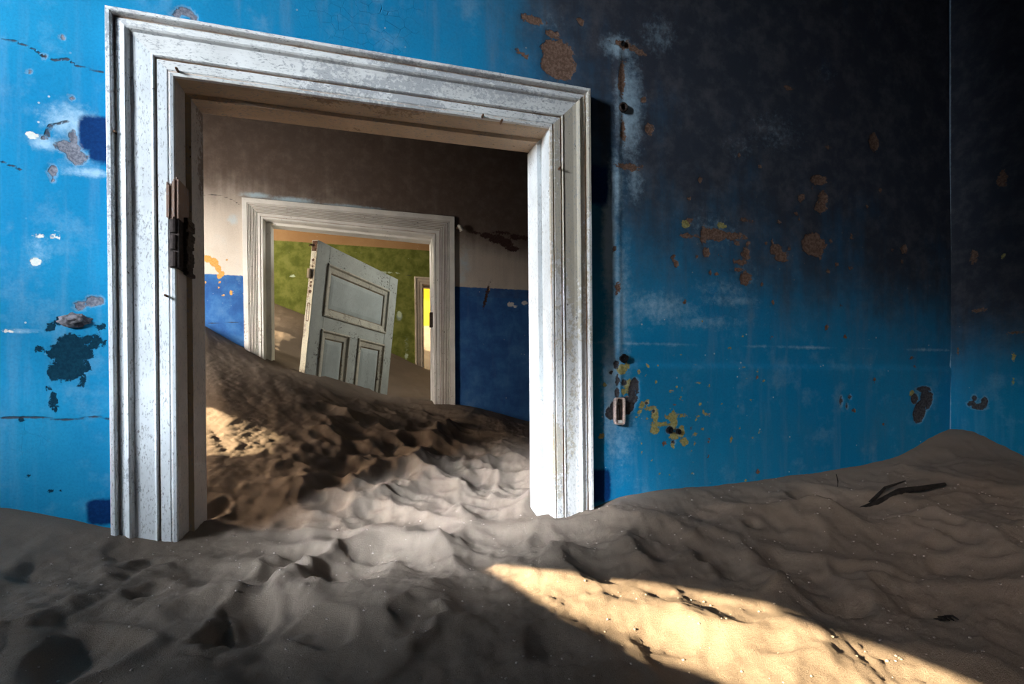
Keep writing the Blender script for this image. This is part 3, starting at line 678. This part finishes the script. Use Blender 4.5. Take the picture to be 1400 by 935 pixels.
def frame(name, fr, prof, mats, label, Y, T, lin, stop_off, segs=(60, 60, 60), splay=.010):
    root = empty(name, (0, 0, 0)); tag(root, label, 'door frame', kind='structure')
    casing_piece('casing_upright', fr['ILB'], fr['OLB'], fr['ILT'], fr['OLT'], prof, mats['l'], root, segs[0])
    casing_piece('casing_head', fr['ILT'], fr['OLT'], fr['IRT'], fr['ORT'], prof, mats['h'], root, segs[1])
    casing_piece('casing_upright', fr['IRB'], fr['ORB'], fr['IRT'], fr['ORT'], prof, mats['r'], root, segs[2])
    # lining: rebate face, small step, splayed stop face, back edge
    reb, so = lin, stop_off                     # rebate depth, (side step, head step)
    cs = {'L': (fr['ILB'], fr['ILT'], 1), 'R': (fr['IRB'], fr['IRT'], -1)}
    zt = (fr['ILT'][2], fr['IRT'][2])
    yb = Y+T+.004
    def lining(nm, p0, p1, inward0, inward1, mat, stepmat):
        # p0->p1 along the board, inward vectors per end for side step; profile in depth
        prof_ = [(-.012, 0.0, .5), (-.002, .004, .15), (reb-.012, .005, .1), (reb-.004, .005, .9)]
        segn = 50; V, G, Fc = [], [], []
        n = len(prof_)+1
        for s in range(segn+1):
            f = s/segn; b = p0+(p1-p0)*f; iv = inward0+(inward1-inward0)*f
            L = math.hypot(iv[0], iv[2]); u = iv/max(L, 1e-6)
            for (d, off, g) in prof_:
                k_ = b+u*off*0.8; V.append((k_[0], Y+d, k_[2])); G.append(g)
            k_ = b+u*(-.03); V.append((k_[0], Y+reb, k_[2])); G.append(0)
        for s in range(segn):
            for j in range(n-1):
                a = s*n+j; Fc.append((a, a+1, a+n+1, a+n))
        bm = bmesh.new(); vs = [bm.verts.new(v) for v in V]
        for f_ in Fc: bm.faces.new([vs[i] for i in f_])
        o = bm_obj(nm, bm, mat, root); set_groove(o, G)
        # stop: tan edge facing the room and a broad face running back
        V, G, Fc = [], [], []; prof_ = [(reb-.006, -.02, .6), (reb-.006, 1.0, .2), (reb+.004, 1.06, .2), (yb-Y, 1.06, .1), (yb-Y, -.03, 0)]
        n = len(prof_); mats_idx = []
        for s in range(segn+1):
            f = s/segn; b = p0+(p1-p0)*f; iv = inward0+(inward1-inward0)*f
            L = math.hypot(iv[0], iv[2]); u = iv/max(L, 1e-6)
            for j, (d, off, g) in enumerate(prof_):
                if j in (1, 2): m_ = L*off
                elif j == 3: m_ = L*off+(splay if nm.endswith('upright') else .001)
                else: m_ = off
                k_ = b+u*m_; w = .0012*mnoise.noise(Vector((f*30, j, p0[0]*7))) if j in (1, 2) else 0
                V.append((k_[0]+u[0]*w, Y+d, k_[2]+u[2]*w)); G.append(g)
        for s in range(segn):
            for j in range(n-1):
                a = s*n+j; Fc.append((a, a+1, a+n+1, a+n)); mats_idx.append(1 if j == 0 else 0)
        bm = bmesh.new(); vs = [bm.verts.new(v) for v in V]
        for f_, mi in zip(Fc, mats_idx):
            ff = bm.faces.new([vs[i] for i in f_]); ff.material_index = mi
        o = bm_obj(nm.replace('lining', 'stop'), bm, mat, root); o.data.materials.append(stepmat); set_groove(o, G)
    (ss, sr_), sh = so
    vec = lambda x, z: np.array([x, 0.0, z])
    lining('lining_upright', fr['ILB'], fr['ILT'], vec(ss, 0), vec(ss, -sh), mats['ll'], mats['sl'])
    lining('lining_upright', fr['IRB'], fr['IRT'], vec(-sr_, 0), vec(-sr_, -sh), mats['lr'], mats['sr'])
    lining('lining_head', fr['ILT'], fr['IRT'], vec(ss, -sh), vec(-sr_, -sh), mats['lh'], mats['sh'])
    return root
trim_1 = frame('trim_1', FR1, PROF1, dict(l=M_FRAME_L, h=M_FRAME_H, r=M_FRAME_R, ll=M_LIN_L, lr=M_LIN_R, lh=M_LIN_H, sl=M_STOP, sr=M_LIN_R, sh=M_LIN_H),
               'wide white moulded door frame in the blue wall, paint flaking', Y1, T1, .062, ((.018, .018), .016), (90, 90, 90))
trim_2 = frame('trim_2', FR2, PROF2, dict(l=M_F2, h=M_F2H, r=M_F2, ll=M_F2, lr=M_F2, lh=M_F2H, sl=M_F2, sr=M_F2, sh=M_F2H),
               'reeded white door frame around the leaning door', Y2, T2, .05, ((.032, .006), .018), (50, 50, 50), .004)
trim_3 = frame('trim_3', FR3, PROF3, dict(l=M_F3, h=M_F3, r=M_F3, ll=M_F3, lr=M_F3, lh=M_F3, sl=M_F3, sr=M_F3, sh=M_F3),
               'plain cream door frame in the green wall', Y3, T3, .05, ((.02, .02), .02), (20, 20, 20), .004)

# hinge mortise, torn timber and old nails on the large frame
a = on_y(228, 243, Y1-.03); b = on_y(246, 296, Y1-.03)
bm = bmesh.new()
rr = random.Random(3)
for k_ in range(7):
    x0 = a[0]+(b[0]-a[0])*k_/7; x1 = a[0]+(b[0]-a[0])*(k_+1)/7-.0006
    add_box(bm, (x0, Y1-.034-rr.uniform(0, .006), b[2]-rr.uniform(0, .01)), (x1, Y1+.045, a[2]+rr.uniform(-.022, .006)), .001)
bm_obj('torn_timber', bm, M_WOODRAW, trim_1)
a = on_y(231.5, 296, Y1-.028); b = on_y(243, 366, Y1-.028)
bm = bmesh.new(); add_box(bm, (a[0], Y1-.0285, b[2]), (b[0]+.004, Y1+.058, a[2]), .0015)
for k_ in range(3): add_tube(bm, [(a[0]+.010, Y1-.026, b[2]+(a[2]-b[2])*k_/3+.003), (a[0]+.010, Y1-.026, b[2]+(a[2]-b[2])*(k_+1)/3-.003)], [.0085, .0085], 10)
o = bm_obj('hinge_mortise_fill', bm, M_IRON, trim_1); o['label'] = 'black block made up in place of the empty hinge mortise'  # dark block painting the shade of the empty mortise
bm = bmesh.new(); rr = random.Random(5)
for k_ in range(16):
    z = a[2]+.01-k_*(a[2]-b[2]+.02)/16
    add_box(bm, (b[0]+.004, Y1+.0, z-.012), (b[0]+.012+rr.uniform(0, .006), Y1+.052+rr.uniform(0, .008), z-.001), .002)
bm_obj('splintered_edge', bm, M_IRON, trim_1)
for px, py in ((158, 181), (227, 404), (242, 95), (765, 230), (686, 165), (660, 158)):
    p = on_y(px, py, Y1-.03); bm = bmesh.new()
    add_tube(bm, [(p[0], Y1-.012, p[2]), (p[0], Y1-.036, p[2]), (p[0], Y1-.039, p[2])], [.0035, .0035, .0022], 8)
    bm_obj('nail_head', bm, M_RUST, trim_1)
# striker on the second frame
p = on_y(590.5, 437, Y2+.01); bm = bmesh.new(); add_box(bm, (FR2['IRT'][0]-.018, Y2+.01, p[2]-.05), (FR2['IRT'][0]+.004, Y2+.04, p[2]+.05), .002)
bm_obj('striker_plate', bm, M_IRON, trim_2)

# ------------------------------------------------------------------ the leaning panelled door
K = 1.08
DR = Matrix(((.5373, -.8383, .0929), (.8414, .5403, .0092), (-.0579, .0732, .9956)))
door = empty('panelled_door'); door.matrix_world = Matrix.Translation(Vector((-.277*K, 3.137*K, .819*K+EYE))) @ DR.to_4x4()
tag(door, 'grey-green panelled door leaning loose in the second doorway, half buried in sand', 'door')
DW, DH, DT, SW = .90*K, 1.72, .042, .113*K
T1r, T2r, T3r = .115*K, .407*K, .504*K
BOT = DH-.20
def part(nm, lo, hi, mat, bev=.002, grooves=None, parent=door):
    bm = bmesh.new(); add_box(bm, lo, hi, bev); return bm_obj(nm, bm, mat, parent)
part('stile', (0, 0, -DH), (SW, DT, 0), M_DOOR); part('stile', (DW-SW, 0, -DH), (DW, DT, 0), M_DOOR)
part('top_rail', (SW, .0006, -T1r), (DW-SW, DT, -.0005), M_DOORX)
part('middle_rail', (SW, .0006, -T3r), (DW-SW, DT, -T2r), M_DOORX)
part('bottom_rail', (SW, .0006, -DH), (DW-SW, DT, -BOT), M_DOORX)
m0, m1 = .366*K+.035, .488*K-.006
m0, m1 = .400, .527
part('muntin', (m0, .0006, -BOT), (m1, DT, -T3r), M_DOOR)
def panel(x0, x1, z0, z1):
    # moulding: mitred ring with an ogee, raised fielded panel inside
    ring = [(-.012, -.002, .8), (-.008, -.009, .1), (-.001, -.010, 0), (.005, -.004, .5), (.009, .001, .35), (.038, .005, .1), (.044, .012, .95), (.048, .013, .9)]
    bm = bmesh.new(); loops = []; G = []
    for off, y, g in ring:
        lp = [bm.verts.new((x0+off, y, z1-off)), bm.verts.new((x1-off, y, z1-off)), bm.verts.new((x1-off, y, z0+off)), bm.verts.new((x0+off, y, z0+off))]
        loops.append(lp); G += [g]*4
    for l0, l1 in zip(loops, loops[1:]):
        for i in range(4): bm.faces.new((l0[i], l0[(i+1) % 4], l1[(i+1) % 4], l1[i]))
    back = [bm.verts.new((v.co.x, .006, v.co.z)) for v in loops[0]]; G += [0]*4
    for i in range(4): bm.faces.new((loops[0][(i+1) % 4], loops[0][i], back[i], back[(i+1) % 4]))
    o = bm_obj('moulding', bm, M_MOULD, door); set_groove(o, G); o['label'] = 'cream moulding around the panel'
    bm = bmesh.new(); loops = []; G = []
    for off, y, g in ((.040, .014, .9), (.048, .013, .5), (.053, .0115, 0), (.075, .009, 0)):
        lp = [bm.verts.new((x0+off, y, z1-off)), bm.verts.new((x1-off, y, z1-off)), bm.verts.new((x1-off, y, z0+off)), bm.verts.new((x0+off, y, z0+off))]
        loops.append(lp); G += [g]*4
    for l0, l1 in zip(loops, loops[1:]):
        for i in range(4): bm.faces.new((l0[i], l0[(i+1) % 4], l1[(i+1) % 4], l1[i]))
    bm.faces.new(loops[-1])
    bk = [bm.verts.new((v.co.x, .030, v.co.z)) for v in loops[0]]; G += [0]*4
    for i in range(4): bm.faces.new((loops[0][(i+1) % 4], loops[0][i], bk[i], bk[(i+1) % 4]))
    bm.faces.new(bk[::-1])
    o = bm_obj('panel', bm, M_PANEL, door); set_groove(o, G)
panel(SW, DW-SW, -T2r, -T1r); panel(SW, m0, -BOT, -T3r); panel(m1, DW-SW, -BOT, -T3r)
o = part('hinge_edge', (-.0025, .001, -DH), (-.0004, DT-.001, -.002), M_EDGE, 0); o['label'] = 'cream edge of the door with screw holes and lock slot'
for z in (-.215, -.035):
    bm = bmesh.new()
    add_box(bm, (-.0045, .004, z-.035), (-.0022, DT-.004, z+.030), .001)
    if z < -.1:
        add_tube(bm, [(-.028, DT*.55, z-.028), (-.028, DT*.55, z+.028)], [.010, .010], 10)
        add_box(bm, (-.028, DT*.5, z-.028), (-.002, DT*.6, z+.028), .001)
    else: add_tube(bm, [(-.002, DT*.6, z), (-.03, DT*.75, z-.004), (-.036, DT*.75, z-.012)], [.007, .006, .004], 8)
    h = bm_obj('hinge', bm, M_EDGE if z < -.1 else M_RUST, door); h['label'] = 'cream painted hinge knuckle on the door edge' if z < -.1 else 'rusty hinge stub at the top of the door edge'
for z, s in ((-.125, .010), (-.165, .006), (-.262, .008), (-.285, .008), (-.06, .006), (-.32, .012)):
    bm = bmesh.new(); add_tube(bm, [(-.0020, DT*.5, z), (-.0032, DT*.5, z)], [s, s*.8], 9); bm_obj('screw_hole', bm, M_RUST, door)
bm = bmesh.new()
for lo, hi in (((-.0040, .012, -.395), (-.0024, .030, -.390)), ((-.0040, .012, -.505), (-.0024, .030, -.500)), ((-.0040, .012, -.50), (-.0024, .0145, -.395)), ((-.0040, .0275, -.50), (-.0024, .030, -.395))): add_box(bm, lo, hi)
bm_obj('lock_slot', bm, M_RUST, door)

# ------------------------------------------------------------------ small things on the walls
# oblong box without its cover
p0 = on_y(838.5, 543.5, Y1); p1 = on_y(853, 580, Y1)
box = empty('electrical_box', ((p0[0]+p1[0])/2, Y1, (p0[2]+p1[2])/2)); tag(box, 'open oblong rusted electrical box with pinkish rim sunk in the blue wall', 'electrical box')
w, hgt = (p1[0]-p0[0])/2, (p0[2]-p1[2])/2
def oblong(sx, sz, n=28):
    out = []
    for k_ in range(n):
        an = 2*math.pi*k_/n; c_, s_ = math.cos(an), math.sin(an)
        out.append((sx*abs(c_)**.35*math.copysign(1, c_), sz*abs(s_)**.28*math.copysign(1, s_)))
    return out
bm = bmesh.new(); rings = []
for f_, y in ((1.0, .004), (1.0, -.010), (.92, -.014), (.66, -.013), (.60, -.008), (.60, .004)):
    rings.append([bm.verts.new((a_*f_ if f_ > .9 else math.copysign(max(abs(a_)-w*(1-f_), 0), a_), y, b_*(1 if f_ > .9 else 1-.10*(1-f_)*2))) for a_, b_ in oblong(w, hgt)])
for r0, r1 in zip(rings, rings[1:]):
    for k_ in range(len(r0)): bm.faces.new((r0[k_], r0[(k_+1) % len(r0)], r1[(k_+1) % len(r0)], r1[k_]))
o = bm_obj('rim', bm, M_BRACKET, box)
bm = bmesh.new(); add_box(bm, (-w*.66, -.003, -hgt*.93), (w*.66, .006, hgt*.93), .001); bm_obj('backing', bm, M_RUST, box)
bm = bmesh.new(); add_tube(bm, [(-w*.2, -.008, hgt*.9), (-w*.25, -.009, 0), (-w*.15, -.008, -hgt*.6)], [.0030]*3, 7); add_tube(bm, [(w*.25, -.007, hgt*.85), (w*.3, -.008, -hgt*.5)], [.0022]*2, 7); bm_obj('wire', bm, M_IRON, box)
bm = bmesh.new(); add_box(bm, (-w*.35, -.012, -hgt*.90), (w*.45, -.002, -hgt*.66), .001); bm_obj('terminal', bm, M_PALECAP, box)
bm = bmesh.new(); add_box(bm, (-w*.4, -.012, hgt*.45), (w*.3, -.002, hgt*.62), .001); bm_obj('clamp', bm, M_IRON, box)
# pipe stub, and black discs in place of holes
def stub(px, py, r, label, deep=.02):
    p = on_y(px, py, Y1); t = empty('conduit_stub', (p[0], Y1, p[2])); tag(t, label, 'pipe')
    bm = bmesh.new(); n = 16; rings = []
    for rad, y in ((r, .004), (r, -.010), (r*.86, -.012), (r*.62, -.011), (r*.55, -.004)):
        rings.append([bm.verts.new((rad*math.cos(2*math.pi*k_/n), y, rad*math.sin(2*math.pi*k_/n))) for k_ in range(n)])
    for r0, r1 in zip(rings, rings[1:]):
        for k_ in range(n): bm.faces.new((r0[k_], r0[(k_+1) % n], r1[(k_+1) % n], r1[k_]))
    bm_obj('collar', bm, M_IRON, t)
    bm = bmesh.new(); add_tube(bm, [(0, -.002, 0), (0, .006, 0)], [r*.6, r*.6], 14); bm_obj('bore', bm, M_BLACK, t)
stub(851, 148, .016, 'small black pipe stub high in the blue wall beside the frame corner')
def hole(px, py, rx, rz, name='black_hole_disc'):
    p = on_y(px, py, Y1); bm = bmesh.new(); n = 18; rr = random.Random(int(px)); rings = []
    J = [rr.uniform(.85, 1.15) for _ in range(n)]
    for f_, y in ((1.12, .004), (1.05, -.006), (.9, -.006), (.55, -.0045), (.05, -.004)):
        rings.append([bm.verts.new((p[0]+rx*f_*J[k_]*math.cos(2*math.pi*k_/n), Y1+y, p[2]+rz*f_*J[k_]*math.sin(2*math.pi*k_/n))) for k_ in range(n)])
    for r0, r1 in zip(rings, rings[1:]):
        for k_ in range(n): bm.faces.new((r0[k_], r0[(k_+1) % n], r1[(k_+1) % n], r1[k_]))
    bm_obj(name, bm, M_BLACK, wall_front)
hole(853, 490, .014, .013); hole(851, 60, .006, .008); hole(916, 588, .008, .009); hole(928, 590, .006, .008)  # raised black discs paint the darkness of the holes
# lump of stone showing through the plaster on the left
p = on_y(101, 438, Y1); bm = bmesh.new(); bmesh.ops.create_icosphere(bm, subdivisions=4, radius=1)
for v in bm.verts:
    n_ = 1+.35*mnoise.fractal(v.co*2.2, 1, 2, 4); v.co = Vector((p[0]+v.co.x*.034*n_, Y1+.004+v.co.y*.016*n_, p[2]+v.co.z*.018*n_))
bm_obj('stone_lump', bm, M_STONE, wall_front, True)
# peg beside the second frame
p = on_y(627, 314, Y2); t = empty('wall_peg', (p[0], Y2, p[2])); tag(t, 'pale broken cable insulator beside the upper corner of the reeded frame', 'insulator')
bm = bmesh.new(); add_tube(bm, [(-.01, .004, .012), (-.006, -.02, .006), (.004, -.036, -.004)], [.010, .009, .008], 8); bm_obj('stem', bm, M_RUST, t)
bm = bmesh.new(); add_tube(bm, [(-.008, -.030, .020), (.000, -.038, .010), (.010, -.040, -.006), (.016, -.038, -.018)], [.008, .014, .013, .016], 9); bm_obj('cap', bm, M_PALECAP, t)

# ------------------------------------------------------------------ things lying on the sand
def sand_pt(px, py, lift=.0):
    p = on_base(px, py); return Vector((p[0], p[1], sand_z(p[0], p[1])+lift))
t = empty('driftwood_stick', sand_pt(1240, 668)); tag(t, 'dark forked stick lying on the sand below the right corner', 'stick')
L0 = t.location
bm = bmesh.new(); add_tube(bm, [sand_pt(x, y, l)-L0 for x, y, l in ((1172, 679, -.006), (1200, 677, .002), (1230, 673, .008), (1262, 667, .014), (1292, 661, .020))], [.004, .009, .011, .009, .005], 8); bm_obj('stem', bm, M_STICK, t)
bm = bmesh.new(); add_tube(bm, [sand_pt(x, y, l)-L0 for x, y, l in ((1190, 676, .002), (1210, 671, .016), (1238, 666, .030))], [.006, .005, .002], 7); bm_obj('branch', bm, M_STICK, t)
t = empty('wood_splinter', sand_pt(1288, 822)); tag(t, 'small frayed bundle of dry stalks on the sand at the right', 'stalks')
L0 = t.location
for k_ in range(5):
    bm = bmesh.new(); x = 1278+k_*6
    add_tube(bm, [sand_pt(x-14, 814, -.004)-L0, sand_pt(x, 822, .006)-L0, sand_pt(x+8, 831, .003)-L0], [.0030, .0026, .0014], 6); bm_obj('stalk', bm, M_STICK, t)
# a twig upright in the sand by the wall
t = empty('dry_twig', sand_pt(1145, 664)); tag(t, 'tiny dry twig standing in the sand against the blue wall', 'twig')
bm = bmesh.new(); add_tube(bm, [(0, 0, -.01), (.002, 0, .02), (-.006, 0, .045)], [.003, .002, .001], 6); bm_obj('stem', bm, M_STICK, t)
# grit on the sand
bm = bmesh.new(); rr = random.Random(21)
for k_ in range(900):
    y = .6+1.1*rr.random()**1.2; x = rr.uniform(-.7, 1.9)
    if not (XL+.1 < x < XR-.1): continue
    r_ = rr.choice((.0012, .0016, .0022, .003)); z = sand_z(x, y)
    g = bmesh.ops.create_icosphere(bm, subdivisions=1, radius=r_)
    for v in g['verts']: v.co = Vector((v.co.x*rr.uniform(.7, 1.3)+x, v.co.y+y, v.co.z*.7+z+r_*.2))
M_GRIT = plain('pale_grit', (.42, .36, .31), .8, 200, .7, .2)
g = bm_obj('grit', bm, M_GRIT); tag(g, 'pale grit and tiny pebbles scattered over the near sand', 'grit', kind='stuff')
